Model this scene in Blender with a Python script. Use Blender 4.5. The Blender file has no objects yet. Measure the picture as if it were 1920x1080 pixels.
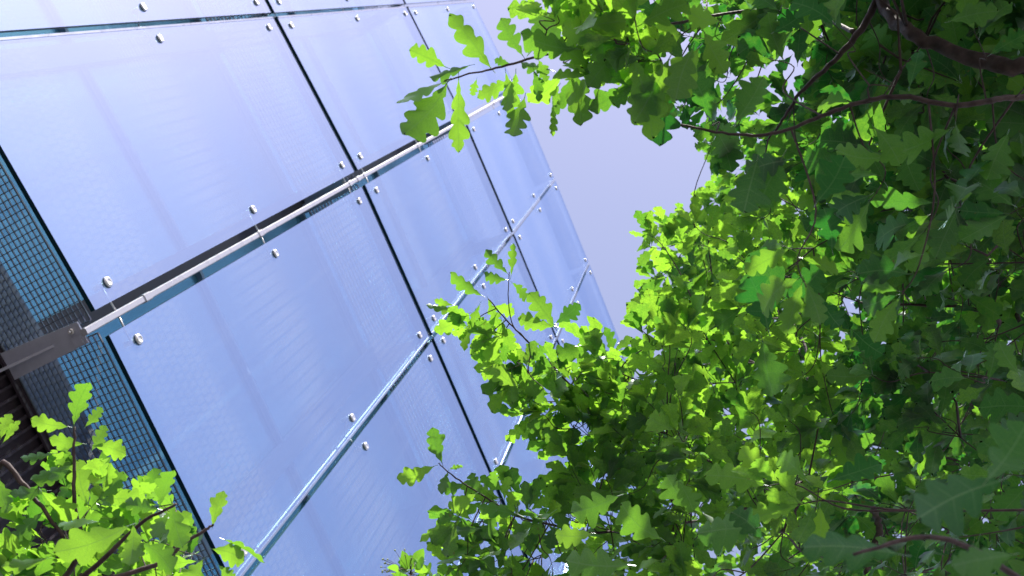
import bpy, math, random
import numpy as np
from mathutils import Vector, Matrix

random.seed(7); rng = np.random.default_rng(7)
scene = bpy.context.scene
COL = scene.collection

# ------------------------------------------------------------------ camera, sky, sun, exposure
EYE = Vector((0.0, 0.0, 1.6))
F, ZX, ZY = 2200.0, 1327.73, -31.66            # focal length and zenith point in photo pixels
u_ = Vector((ZX - 960, -(ZY - 540), -F)).normalized()
fw = Vector((0, 0, -1))
y_ = (fw - u_ * fw.dot(u_)).normalized()
x_ = y_.cross(u_)
R = Matrix((x_, y_, u_))                       # camera axes -> world axes
camd = bpy.data.cameras.new('camera')
cam = bpy.data.objects.new('camera', camd); COL.objects.link(cam)
cam.matrix_world = Matrix.Translation(EYE) @ R.to_4x4()
camd.sensor_width = 36.0; camd.lens = 36.0 * F / 1920.0
camd.clip_start = 0.05; camd.clip_end = 3000
camd.dof.use_dof = True; camd.dof.focus_distance = 2.7; camd.dof.aperture_fstop = 8.0
scene.camera = cam

SUN_AZ, SUN_EL = math.radians(-112), math.radians(60)
SUN = Vector((math.cos(SUN_AZ) * math.cos(SUN_EL), math.sin(SUN_AZ) * math.cos(SUN_EL), math.sin(SUN_EL)))
world = bpy.data.worlds.new('World'); scene.world = world; world.use_nodes = True
nt = world.node_tree; nt.nodes.clear()
sky = nt.nodes.new('ShaderNodeTexSky'); sky.sky_type = 'NISHITA'; sky.sun_disc = False
sky.sun_elevation = SUN_EL; sky.sun_rotation = math.pi / 2 - SUN_AZ
sky.altitude = 0; sky.air_density = 1.0; sky.dust_density = 0.7; sky.ozone_density = 1.0
tint = nt.nodes.new('ShaderNodeMix'); tint.data_type = 'RGBA'; tint.blend_type = 'MULTIPLY'
tint.inputs[0].default_value = 1.0; tint.inputs[7].default_value = (1.52, 1.15, 1.03, 1)
bgn = nt.nodes.new('ShaderNodeBackground'); bgn.inputs[1].default_value = 0.10
wo = nt.nodes.new('ShaderNodeOutputWorld')
nt.links.new(sky.outputs[0], tint.inputs[6]); nt.links.new(tint.outputs[2], bgn.inputs[0]); nt.links.new(bgn.outputs[0], wo.inputs[0])
sund = bpy.data.lights.new('sun', 'SUN'); sund.energy = 3.3; sund.angle = math.radians(0.53); sund.color = (1, 0.95, 0.86)
suno = bpy.data.objects.new('sun', sund); COL.objects.link(suno)
suno.rotation_euler = SUN.to_track_quat('Z', 'Y').to_euler(); suno.location = (0, 0, 40)
vs = scene.view_settings
vs.view_transform = 'Standard'; vs.look = 'None'; vs.exposure = 1.48; vs.gamma = 1; vs.use_curve_mapping = False
scene.cycles.max_bounces = 14; scene.cycles.transparent_max_bounces = 24; scene.cycles.transmission_bounces = 10
scene.cycles.glossy_bounces = 6; scene.cycles.diffuse_bounces = 5

def ray(px, py):
    return (R @ Vector((px - 960, -(py - 540), -F))).normalized()
def P(px, py, d):
    """world point seen at a photo pixel at distance d"""
    return EYE + ray(px, py) * d
RI = R.transposed()
def proj(p):
    c = RI @ (Vector(p) - EYE)
    if c.z > -0.05: return (-9999, -9999, 1)
    return (960 + F * c.x / -c.z, 540 - F * c.y / -c.z, c.length)

# ------------------------------------------------------------------ materials
def mat(name):
    m = bpy.data.materials.new(name); m.use_nodes = True
    t = m.node_tree; t.nodes.clear()
    o = t.nodes.new('ShaderNodeOutputMaterial')
    return m, t, o
def N(t, kind, **kw):
    n = t.nodes.new(kind)
    for k, v in kw.items():
        if k.startswith('i_'):
            n.inputs[int(k[2:]) if k[2:].isdigit() else k[2:].replace('_', ' ')].default_value = v
        else: setattr(n, k, v)
    return n
def L(t, a, b): t.links.new(a, b)
def math_n(t, op, a, b=None, clamp=False):
    n = t.nodes.new('ShaderNodeMath'); n.operation = op; n.use_clamp = clamp
    for i, v in enumerate((a, b)):
        if v is None: continue
        if isinstance(v, (int, float)): n.inputs[i].default_value = v
        else: L(t, v, n.inputs[i])
    return n.outputs[0]
def schlick(t, r0):
    lw = t.nodes.new('ShaderNodeLayerWeight'); lw.inputs[0].default_value = 0.5
    p = math_n(t, 'POWER', lw.outputs['Facing'], 5.0)
    q = math_n(t, 'MULTIPLY_ADD', p, 1 - r0); q.node.inputs[2].default_value = r0
    return q
def principled(name, col, rough=0.5, metal=0.0, noise=0.0, scale=20, bump=0.0, bscale=80, spec=0.5):
    m, t, o = mat(name)
    b = N(t, 'ShaderNodeBsdfPrincipled'); b.inputs['Base Color'].default_value = (*col, 1)
    b.inputs['Roughness'].default_value = rough; b.inputs['Metallic'].default_value = metal
    b.inputs['Specular IOR Level'].default_value = spec
    tc = N(t, 'ShaderNodeTexCoord')
    if noise:
        nz = N(t, 'ShaderNodeTexNoise'); nz.inputs['Scale'].default_value = scale; nz.inputs['Detail'].default_value = 6
        L(t, tc.outputs['Object'], nz.inputs['Vector'])
        mx = N(t, 'ShaderNodeMix', data_type='RGBA')
        mx.inputs[6].default_value = (*[c * (1 - noise) for c in col], 1)
        mx.inputs[7].default_value = (*[min(1, c * (1 + noise)) for c in col], 1)
        L(t, nz.outputs[0], mx.inputs[0]); L(t, mx.outputs[2], b.inputs['Base Color'])
        rr = math_n(t, 'MULTIPLY_ADD', nz.outputs[0], 0.25); rr.node.inputs[2].default_value = max(0, rough - 0.12)
        L(t, rr, b.inputs['Roughness'])
    if bump:
        nb = N(t, 'ShaderNodeTexNoise'); nb.inputs['Scale'].default_value = bscale; nb.inputs['Detail'].default_value = 8
        L(t, tc.outputs['Object'], nb.inputs['Vector'])
        bp = N(t, 'ShaderNodeBump'); bp.inputs['Strength'].default_value = bump; bp.inputs['Distance'].default_value = 0.004
        L(t, nb.outputs[0], bp.inputs['Height']); L(t, bp.outputs[0], b.inputs['Normal'])
    L(t, b.outputs[0], o.inputs[0])
    return m

M_TUBE = principled('white_painted_steel', (0.42, 0.43, 0.50), 0.28, 0.2, 0.06, 9)
M_STEEL = principled('stainless_steel', (0.72, 0.72, 0.74), 0.34, 0.65, 0.08, 30)
M_PLATE = principled('weathered_grey_steel', (0.44, 0.46, 0.58), 0.5, 0.15, 0.25, 14, 0.25, 60)
M_GRATE = principled('galvanised_grating', (0.16, 0.18, 0.22), 0.4, 0.6, 0.15, 8)
M_WALL = principled('dark_cladding', (0.035, 0.026, 0.040), 0.55, 0.1, 0.25, 3, 0.15, 30)
M_RIB = principled('cladding_rib', (0.055, 0.045, 0.062), 0.45, 0.3, 0.15, 5)
M_SEAL = principled('navy_gasket', (0.006, 0.018, 0.040), 0.35)
M_GROUND = principled('grey_paving', (0.10, 0.095, 0.09), 0.8, 0.0, 0.18, 2, 0.3, 40)
M_FRAME = principled('blue_grey_frame', (0.20, 0.27, 0.38), 0.8, 0.0, 0.1, 6)
M_TRIM = principled('pale_edge_trim', (0.24, 0.29, 0.44), 0.3, 0.2, 0.06, 12)
M_SOIL = principled('soil', (0.05, 0.038, 0.026), 0.95, 0.0, 0.3, 10, 0.8, 30)
M_ROOF = principled('roof_membrane', (0.16, 0.16, 0.17), 0.8, 0, 0.1, 3)

# coated facade glass: strong clean reflection, some see-through, a little dust
def glass_material():
    m, t, o = mat('coated_facade_glass')
    tc = N(t, 'ShaderNodeTexCoord')
    gl = N(t, 'ShaderNodeBsdfGlossy'); gl.inputs['Color'].default_value = (0.53, 0.69, 0.97, 1); gl.inputs['Roughness'].default_value = 0.015
    tr = N(t, 'ShaderNodeBsdfTransparent'); tr.inputs['Color'].default_value = (0.80, 0.90, 0.96, 1)
    df = N(t, 'ShaderNodeBsdfDiffuse'); df.inputs['Color'].default_value = (0.62, 0.68, 0.80, 1)
    fac = schlick(t, GLASS_R)
    m1 = N(t, 'ShaderNodeMixShader'); L(t, fac, m1.inputs[0]); L(t, tr.outputs[0], m1.inputs[1]); L(t, gl.outputs[0], m1.inputs[2])
    # dust: soft clouds plus thin rain streaks running down the pane
    mp = N(t, 'ShaderNodeMapping'); mp.inputs['Scale'].default_value = (40, 40, 1.6)
    L(t, tc.outputs['Object'], mp.inputs[0])
    n1 = N(t, 'ShaderNodeTexNoise'); n1.inputs['Scale'].default_value = 1.0; n1.inputs['Detail'].default_value = 4; L(t, mp.outputs[0], n1.inputs['Vector'])
    n2 = N(t, 'ShaderNodeTexNoise'); n2.inputs['Scale'].default_value = 1.3; n2.inputs['Detail'].default_value = 5; L(t, tc.outputs['Object'], n2.inputs['Vector'])
    a = math_n(t, 'SUBTRACT', n1.outputs[0], 0.5, True)
    a = math_n(t, 'MULTIPLY', a, 0.13)
    b = math_n(t, 'MULTIPLY', n2.outputs[0], 0.09)
    # faint walkway grid reflection painted into the glass: a band of small cells low on each pane, fine lines higher up
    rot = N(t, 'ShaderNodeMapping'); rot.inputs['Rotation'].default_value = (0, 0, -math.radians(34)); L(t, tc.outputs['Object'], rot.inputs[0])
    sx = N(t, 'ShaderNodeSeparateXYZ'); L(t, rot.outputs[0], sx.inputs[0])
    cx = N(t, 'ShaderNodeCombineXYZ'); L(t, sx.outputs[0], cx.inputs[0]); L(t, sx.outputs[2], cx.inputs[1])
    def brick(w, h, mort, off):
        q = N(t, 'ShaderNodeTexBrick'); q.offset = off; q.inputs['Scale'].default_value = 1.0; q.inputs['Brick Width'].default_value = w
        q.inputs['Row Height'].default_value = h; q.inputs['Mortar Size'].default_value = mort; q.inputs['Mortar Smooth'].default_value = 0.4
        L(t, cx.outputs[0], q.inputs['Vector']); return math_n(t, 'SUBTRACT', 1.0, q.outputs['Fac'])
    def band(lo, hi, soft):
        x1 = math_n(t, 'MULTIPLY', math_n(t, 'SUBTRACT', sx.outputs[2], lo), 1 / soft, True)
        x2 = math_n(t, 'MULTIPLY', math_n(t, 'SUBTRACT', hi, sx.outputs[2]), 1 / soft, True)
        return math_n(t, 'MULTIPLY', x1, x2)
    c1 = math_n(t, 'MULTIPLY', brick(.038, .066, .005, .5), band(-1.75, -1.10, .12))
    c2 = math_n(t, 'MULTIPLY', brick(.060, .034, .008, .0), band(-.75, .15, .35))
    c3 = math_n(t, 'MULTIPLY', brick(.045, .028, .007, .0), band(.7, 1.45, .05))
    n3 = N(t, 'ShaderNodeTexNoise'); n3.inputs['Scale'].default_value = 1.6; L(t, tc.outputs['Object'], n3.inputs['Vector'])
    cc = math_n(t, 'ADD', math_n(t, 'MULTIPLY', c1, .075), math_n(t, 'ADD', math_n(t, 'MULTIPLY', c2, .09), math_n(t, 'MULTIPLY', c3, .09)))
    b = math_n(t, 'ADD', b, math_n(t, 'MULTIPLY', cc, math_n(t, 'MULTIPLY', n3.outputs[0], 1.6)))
    d = math_n(t, 'ADD', a, b, True)
    m2 = N(t, 'ShaderNodeMixShader'); L(t, d, m2.inputs[0]); L(t, m1.outputs[0], m2.inputs[1]); L(t, df.outputs[0], m2.inputs[2])
    L(t, m2.outputs[0], o.inputs[0])
    return m
GLASS_R = 0.66
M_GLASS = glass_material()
def clear_glass():
    m, t, o = mat('clear_glass_face')
    gl = N(t, 'ShaderNodeBsdfGlossy'); gl.inputs['Roughness'].default_value = 0.01
    tr = N(t, 'ShaderNodeBsdfTransparent'); tr.inputs['Color'].default_value = (0.86, 0.95, 0.97, 1)
    m1 = N(t, 'ShaderNodeMixShader'); L(t, schlick(t, 0.02), m1.inputs[0]); L(t, tr.outputs[0], m1.inputs[1]); L(t, gl.outputs[0], m1.inputs[2])
    L(t, m1.outputs[0], o.inputs[0]); return m
M_CLEAR = clear_glass()
def edge_material():
    m, t, o = mat('glass_edge_teal')
    b = N(t, 'ShaderNodeBsdfPrincipled'); b.inputs['Base Color'].default_value = (0.004, 0.030, 0.048, 1)
    b.inputs['Roughness'].default_value = 0.12
    L(t, b.outputs[0], o.inputs[0]); return m
M_EDGE = edge_material()

def inner_glass():
    m, t, o = mat('inner_blue_glazing')
    b = N(t, 'ShaderNodeBsdfPrincipled'); b.inputs['Base Color'].default_value = (0.30, 0.64, 0.74, 1)
    b.inputs['Metallic'].default_value = 0.8; b.inputs['Roughness'].default_value = 0.22
    L(t, b.outputs[0], o.inputs[0]); return m
M_INNER = inner_glass()

def bark_material():
    m, t, o = mat('oak_bark')
    tc = N(t, 'ShaderNodeTexCoord')
    nz = N(t, 'ShaderNodeTexNoise'); nz.inputs['Scale'].default_value = 45; nz.inputs['Detail'].default_value = 8; L(t, tc.outputs['Object'], nz.inputs['Vector'])
    vo = N(t, 'ShaderNodeTexVoronoi'); vo.inputs['Scale'].default_value = 60; L(t, tc.outputs['Object'], vo.inputs['Vector'])
    cr = N(t, 'ShaderNodeValToRGB'); cr.color_ramp.elements[0].color = (0.020, 0.011, 0.013, 1); cr.color_ramp.elements[0].position = .3
    cr.color_ramp.elements[1].color = (0.085, 0.055, 0.056, 1); cr.color_ramp.elements[1].position = .72
    L(t, nz.outputs[0], cr.inputs[0])
    b = N(t, 'ShaderNodeBsdfPrincipled'); b.inputs['Roughness'].default_value = 0.75
    L(t, cr.outputs[0], b.inputs['Base Color'])
    h = math_n(t, 'ADD', nz.outputs[0], vo.outputs[0])
    bp = N(t, 'ShaderNodeBump'); bp.inputs['Strength'].default_value = 0.6; bp.inputs['Distance'].default_value = 0.004
    L(t, h, bp.inputs['Height']); L(t, bp.outputs[0], b.inputs['Normal']); L(t, b.outputs[0], o.inputs[0])
    return m
M_BARK = bark_material()

# leaf: u runs base->tip, v across (-1..1), z tone per leaf
def leaf_material(name, lobes, dcol, dcol2, tcol, tcol2):
    m, t, o = mat(name)
    at = N(t, 'ShaderNodeAttribute', attribute_name='leafuv')
    sp = N(t, 'ShaderNodeSeparateXYZ'); L(t, at.outputs['Vector'], sp.inputs[0])
    U, V, T = sp.outputs
    av = math_n(t, 'ABSOLUTE', V)
    mid = math_n(t, 'SUBTRACT', 1.0, math_n(t, 'MULTIPLY', av, 22.0), True)
    # lateral veins sweep forward from the midrib
    s = math_n(t, 'SUBTRACT', U, math_n(t, 'MULTIPLY', av, 0.16))
    fr = math_n(t, 'FRACT', math_n(t, 'MULTIPLY', s, lobes))
    dv = math_n(t, 'ABSOLUTE', math_n(t, 'SUBTRACT', fr, 0.5))
    lat = math_n(t, 'SUBTRACT', 1.0, math_n(t, 'MULTIPLY', dv, 20.0), True)
    lat = math_n(t, 'MULTIPLY', lat, math_n(t, 'SUBTRACT', 1.0, math_n(t, 'MULTIPLY', av, 1.1), True))
    vein = math_n(t, 'MAXIMUM', mid, math_n(t, 'MULTIPLY', lat, 0.75))
    tc = N(t, 'ShaderNodeTexCoord')
    nz = N(t, 'ShaderNodeTexNoise'); nz.inputs['Scale'].default_value = 55; nz.inputs['Detail'].default_value = 4; L(t, tc.outputs['Object'], nz.inputs['Vector'])
    fin = N(t, 'ShaderNodeTexVoronoi'); fin.inputs['Scale'].default_value = 420; L(t, tc.outputs['Object'], fin.inputs['Vector'])
    def mixc(f, c1, c2):
        x = N(t, 'ShaderNodeMix', data_type='RGBA')
        if isinstance(f, float): x.inputs[0].default_value = f
        else: L(t, f, x.inputs[0])
        for i, c in ((6, c1), (7, c2)):
            if isinstance(c, tuple): x.inputs[i].default_value = (*c, 1)
            else: L(t, c, x.inputs[i])
        return x.outputs[2]
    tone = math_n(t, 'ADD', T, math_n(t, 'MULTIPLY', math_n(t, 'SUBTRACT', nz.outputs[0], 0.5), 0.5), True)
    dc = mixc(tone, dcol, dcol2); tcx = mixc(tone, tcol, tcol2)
    # small rust coloured blemishes and dry margins
    sp2 = N(t, 'ShaderNodeTexNoise'); sp2.inputs['Scale'].default_value = 90; sp2.inputs['Detail'].default_value = 2; L(t, tc.outputs['Object'], sp2.inputs['Vector'])
    spot = math_n(t, 'MULTIPLY', math_n(t, 'SUBTRACT', sp2.outputs[0], 0.69), 14.0, True)
    dc = mixc(math_n(t, 'MULTIPLY', spot, .8), dc, (0.09, 0.05, 0.02)); tcx = mixc(math_n(t, 'MULTIPLY', spot, .7), tcx, (0.12, 0.07, 0.01))
    vf = math_n(t, 'MULTIPLY', vein, 0.65)
    # fine net of veins: each cell a little lighter or darker in transmitted light
    net = N(t, 'ShaderNodeTexVoronoi'); net.feature = 'DISTANCE_TO_EDGE'; net.inputs['Scale'].default_value = 150; L(t, tc.outputs['Object'], net.inputs['Vector'])
    nf = math_n(t, 'MULTIPLY', math_n(t, 'SUBTRACT', 0.12, net.outputs[0], True), 3.2, True)
    tcx = mixc(nf, tcx, tuple(c * .8 for c in tcol))
    dc = mixc(vf, dc, tuple(min(1, c * 1.9 + 0.02) for c in dcol2))
    tcx = mixc(math_n(t, 'MULTIPLY', vein, 0.40), tcx, tuple(c * 0.55 for c in tcol))
    dcu = mixc(vf, mixc(0.5, dc, (0.030, 0.060, 0.044)), (0.10, 0.16, 0.09))          # paler matt underside, raised pale veins
    geo = N(t, 'ShaderNodeNewGeometry')
    dcf = mixc(geo.outputs['Backfacing'], dc, dcu)
    d = N(t, 'ShaderNodeBsdfDiffuse'); L(t, dcf, d.inputs['Color'])
    tl = N(t, 'ShaderNodeBsdfTranslucent'); L(t, tcx, tl.inputs['Color'])
    add = N(t, 'ShaderNodeAddShader'); L(t, d.outputs[0], add.inputs[0]); L(t, tl.outputs[0], add.inputs[1])
    g = N(t, 'ShaderNodeBsdfGlossy'); g.inputs['Color'].default_value = (0.9, 0.95, 1, 1); g.inputs['Roughness'].default_value = 0.36
    ff = math_n(t, 'MULTIPLY', schlick(t, 0.045), math_n(t, 'SUBTRACT', 0.9, math_n(t, 'MULTIPLY', geo.outputs['Backfacing'], 0.5)), True)
    mx = N(t, 'ShaderNodeMixShader'); L(t, ff, mx.inputs[0]); L(t, add.outputs[0], mx.inputs[1]); L(t, g.outputs[0], mx.inputs[2])
    h = math_n(t, 'ADD', math_n(t, 'MULTIPLY', vein, -1.0), math_n(t, 'MULTIPLY', fin.outputs[0], 0.35))
    bp = N(t, 'ShaderNodeBump'); bp.inputs['Strength'].default_value = 0.25; bp.inputs['Distance'].default_value = 0.0008
    L(t, h, bp.inputs['Height'])
    for n in (d, tl, g): L(t, bp.outputs[0], n.inputs['Normal'])
    L(t, mx.outputs[0], o.inputs[0])
    return m
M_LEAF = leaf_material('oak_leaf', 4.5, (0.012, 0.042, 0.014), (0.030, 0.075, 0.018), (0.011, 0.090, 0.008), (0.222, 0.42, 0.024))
M_LINDEN = leaf_material('linden_leaf', 7.0, (0.03, 0.07, 0.02), (0.05, 0.10, 0.025), (0.07, 0.22, 0.015), (0.20, 0.38, 0.02))

# ------------------------------------------------------------------ mesh helpers
class MB:
    """collects shapes into one mesh; faces may carry a material index"""
    def __init__(s): s.v = []; s.f = []; s.m = []; s.sm = []
    def add(s, vs, fs, mi=0, smooth=False):
        b = len(s.v); s.v += [tuple(q) for q in vs]; s.f += [tuple(b + i for i in f) for f in fs]
        s.m += [mi] * len(fs); s.sm += [smooth] * len(fs)
    def box(s, o, a, b, c, mi=0, mis=None):
        """box from corner o along vectors a, b, c"""
        o, a, b, c = map(Vector, (o, a, b, c))
        vs = [o, o + a, o + a + b, o + b, o + c, o + a + c, o + a + b + c, o + b + c]
        fs = [(0, 3, 2, 1), (4, 5, 6, 7), (0, 1, 5, 4), (1, 2, 6, 5), (2, 3, 7, 6), (3, 0, 4, 7)]
        k = len(s.m); s.add(vs, fs, mi)
        if mis:
            for i, q in enumerate(mis): s.m[k + i] = q
    def disc(s, c, n, r, h, seg=20, bev=0.15, mi=0):
        """bevelled round head standing on a surface at c along n"""
        n = Vector(n).normalized(); a = n.orthogonal().normalized(); b = n.cross(a)
        prof = [(r, 0), (r, h * .55), (r * (1 - bev), h * .9), (r * .55, h), (r * .5, h * .86), (0, h * .86)]
        rings = []; vs = []; fs = []
        for (rr, hh) in prof[:-1]:
            rings.append(len(vs))
            for i in range(seg):
                t = 2 * math.pi * i / seg; vs.append(Vector(c) + a * rr * math.cos(t) + b * rr * math.sin(t) + n * hh)
        top = len(vs); vs.append(Vector(c) + n * prof[-1][1])
        for k in range(len(rings) - 1):
            for i in range(seg):
                j = (i + 1) % seg; fs.append((rings[k] + i, rings[k] + j, rings[k + 1] + j, rings[k + 1] + i))
        for i in range(seg): fs.append((rings[-1] + i, rings[-1] + (i + 1) % seg, top))
        fs.append(tuple(reversed([rings[0] + i for i in range(seg)])))
        s.add(vs, fs, mi, True)
    def tube(s, pts, rad, seg=8, mi=0, cap=True, wob=0.0):
        pts = [Vector(p) for p in pts]; n = len(pts)
        if not hasattr(rad, '__len__'): rad = [rad] * n
        vs = []; fs = []; up = None
        for i, p in enumerate(pts):
            t = (pts[min(i + 1, n - 1)] - pts[max(i - 1, 0)]).normalized()
            if up is None: up = t.orthogonal().normalized()
            up = (up - t * up.dot(t)).normalized(); sd = t.cross(up)
            for k in range(seg):
                a = 2 * math.pi * k / seg
                r = rad[i] * (1 + wob * (math.sin(i * 1.7 + k * 2.1) * .5 + math.sin(i * .61 + k * 1.3) * .5))
                vs.append(p + up * r * math.cos(a) + sd * r * math.sin(a))
        for i in range(n - 1):
            for k in range(seg):
                j = (k + 1) % seg; fs.append((i * seg + k, i * seg + j, (i + 1) * seg + j, (i + 1) * seg + k))
        if cap:
            fs.append(tuple(reversed(range(seg)))); fs.append(tuple((n - 1) * seg + k for k in range(seg)))
        s.add(vs, fs, mi, True)
    def mesh(s, name, mats):
        me = bpy.data.meshes.new(name); me.from_pydata(s.v, [], s.f)
        for m in (mats if isinstance(mats, (list, tuple)) else [mats]): me.materials.append(m)
        me.polygons.foreach_set('material_index', s.m); me.polygons.foreach_set('use_smooth', s.sm)
        me.validate(); me.update(); return me
    def build(s, name, mats, parent=None, loc=None):
        if loc is not None:
            l = Vector(loc); s.v = [tuple(Vector(q) - l) for q in s.v]
        o = bpy.data.objects.new(name, s.mesh(name, mats)); COL.objects.link(o)
        if loc is not None: o.location = loc
        if parent:
            o.parent = parent
            o.matrix_parent_inverse = Matrix.Translation(-Vector(parent_world(parent)))
        return o
def parent_world(p):
    v = Vector(p.location)
    if p.parent: v = v + Vector(parent_world(p.parent)) + p.matrix_parent_inverse.translation
    return v
def thing(name, label, cat, loc, group=None):
    o = bpy.data.objects.new(name, None); COL.objects.link(o); o.location = loc; o.empty_display_size = 0.2
    o['label'] = label; o['category'] = cat
    if group: o['group'] = group
    return o
def inst(name, me, mw, parent):
    o = bpy.data.objects.new(name, me); COL.objects.link(o); o.parent = parent
    o.matrix_parent_inverse = Matrix.Translation(-Vector(parent_world(parent))); o.matrix_basis = mw
    return o

# ------------------------------------------------------------------ ground
g = MB(); g.add([(-600, -600, 0), (600, -600, 0), (600, 600, 0), (-600, 600, 0)], [(0, 1, 2, 3)])
go = g.build('ground', M_GROUND); go['kind'] = 'structure'

# ------------------------------------------------------------------ glass building
LV = [1.6 + 4.114, 1.6 + 4.114 * 1.8667, 1.6 + 4.114 * 2.7378, 1.6 + 4.114 * 3.5521]
B = [Vector((-2.32515, 1.66713, 0)), Vector((-1.27914, 2.30035, 0)), Vector((-0.28276, 3.00105, 0)), Vector((0.6615, 3.6805, 0))]
def step(p, deg, l): return p + Vector((math.cos(math.radians(deg)), math.sin(math.radians(deg)), 0)) * l
B = [step(B[0], 180 + 31.5, 1.2)] + B
for dg in (36.4, 37.2, 38.0): B.append(step(B[-1], dg, 1.18))
B = [step(B[0], 180 + 31.5, 1.2)] + B
NB = len(B)                       # B[2] is the wide joint with the bracket (photo node B1 = index 3)
WIDE = 3
bld = thing('glass_building', 'tall glass fronted building with point fixed blue reflective panes and dark cladding behind', 'building', (B[3].x, B[3].y, 0))
tang = [(B[i + 1] - B[i]).normalized() for i in range(NB - 1)]
inw = [Vector((-t.y, t.x, 0)) for t in tang]
def node_in(i):
    a = inw[max(0, i - 1)]; b = inw[min(i, NB - 2)]
    return (a + b).normalized()
UP = Vector((0, 0, 1))
TH = 0.021
bolt_me = {}
def bolt_mesh(n, key):
    if key not in bolt_me:
        b = MB(); b.disc((0, 0, 0), n, 0.0245, 0.003, 20, .1, 1); b.disc(Vector(n) * .002, n, 0.0225, 0.011); bolt_me[key] = b.mesh('fixing_bolt', [M_STEEL, M_SEAL])
    return bolt_me[key]
for i in range(NB - 1):
    T, I = tang[i], inw[i]; Lw = (B[i + 1] - B[i]).length
    g0 = 0.056 if i == WIDE else 0.014
    g1 = 0.056 if i + 1 == WIDE else 0.014
    for k in range(3):
        zb = LV[k] + (0.0 if k == 0 else 0.042); zt = LV[k + 1] - (0.042 if k < 2 else 0)
        mb = MB(); o = B[i] + T * g0 + UP * zb; w = Lw - g0 - g1; h = zt - zb
        # small tilt of each pane, under a tenth of a degree, so reflections step from pane to pane
        tl = random.uniform(-.0012, .0012); tx = random.uniform(-.0012, .0012)
        a = T * w + I * tx * w; c = UP * h + I * tl * h
        # box faces: bottom, top, outer, side, inner, side
        mb.box(o, a, I * TH, c, 0, [1, 1, 0, 1, 2, 1])
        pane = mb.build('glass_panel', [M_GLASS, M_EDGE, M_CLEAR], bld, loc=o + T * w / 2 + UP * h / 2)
        if k > 0:
            sl = MB(); sl.box(B[i] + T * (g0 + .004) + I * (TH + .003) + UP * (LV[k] - .052), T * (w - .008), I * .045, UP * .104)
            sl.build('joint_rail', M_SEAL, bld)
        if k == 2: pane['label'] = 'parapet glass panel with sky behind it'
        if i + 1 in (4, 5, 6, 7):
            sm_ = MB(); sm_.box(o + a - T * (.012 if i < 5 else .010) - I * .0035 + UP * .01, T * (.010 if i < 5 else .008), I * .003, UP * (h - .02)); sm_.build('edge_trim', M_TRIM, pane)
        if i == 2:
            sm_ = MB(); sm_.box(o + T * .001 - I * .0035 + UP * .01, T * .012, I * .003, UP * (h - .02)); sm_.build('edge_trim', M_TRIM, pane)
        n = -I; bm_ = bolt_mesh(n, i)
        ins = 0.075
        for s0, gside in ((ins, 0), (w - ins, 1)):
            for zz in (0.17, h / 2, h - 0.17):
                pos = o + T * s0 + UP * zz + n * 0.001 + I * (tl * zz + tx * s0)
                bo = bpy.data.objects.new('fixing_bolt', bm_); COL.objects.link(bo); bo.parent = pane
                bo.location = pos - Vector(pane.location)
                bo.matrix_parent_inverse = Matrix.Identity(4)
                # keep world place: pane has an inverse that cancels the building's place
for pane in [c for c in bld.children if c.name.startswith('glass_panel')]:
    pass
# masts behind each joint, with collars and arms to the bolts
for i in range(1, NB - 1):
    ni = node_in(i); r = 0.021 if i == WIDE else 0.021
    off = 0.030 if i == WIDE else 0.075
    c0 = B[i] + ni * off
    mt = MB(); zb = LV[0] - 0.10; zt = LV[3] + 0.02
    tt = Vector((ni.y, -ni.x, 0))
    def sect(mb, z0, z1, wd, dp, ch):
        pr = [(-wd, -dp + ch), (-wd + ch, -dp), (wd - ch, -dp), (wd, -dp + ch), (wd, dp - ch), (wd - ch, dp), (-wd + ch, dp), (-wd, dp - ch)]
        vv = [c0 + tt * a + ni * b + UP * z for z in (z0, z1) for a, b in pr]
        mb.add(vv, [tuple(range(8)), tuple(reversed(range(8, 16)))] + [(q, q + 8, (q + 1) % 8 + 8, (q + 1) % 8) for q in range(8)])
    wdt = .0145 if i == WIDE else .011
    sect(mt, zb, zt, wdt, .014, .004)
    mast = mt.build('mast_tube', M_TUBE, bld, loc=c0 + UP * zb)
    for z in (LV[0] + .42, LV[0] + 1.75, LV[1] - .17, LV[1] + .02, LV[1] + .17, LV[1] + 1.75, LV[2] - .17, LV[2] + .17, LV[2] + 1.75, LV[3] - .17):
        cb = MB(); sect(cb, z - .03, z + .03, wdt + .0035, .0175, .005)
        cb.build('collar', M_TUBE, mast)
    for sgn, ti, ii in ((-1, max(0, i - 1), max(0, i - 1)), (1, min(i, NB - 2), min(i, NB - 2))):
        gg = (0.056 if i == WIDE else 0.020) + 0.075
        for k in range(3):
            zb_ = LV[k] + (0 if k == 0 else .042); h = LV[k + 1] - (.042 if k < 2 else 0) - zb_
            for zz in (0.17, h / 2, h - 0.17):
                q = B[i] + tang[ti] * sgn * gg + inw[ii] * (TH + 0.012)
                z = zb_ + zz
                arms = MB(); arms.tube([c0 + UP * z, q + UP * z], 0.0045, 8)
                arms.tube([q + UP * z - inw[ii] * 0.010, q + UP * z + inw[ii] * 0.03], 0.013, 10)
                arms.build('fixing_arm', M_STEEL, mast)
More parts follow.
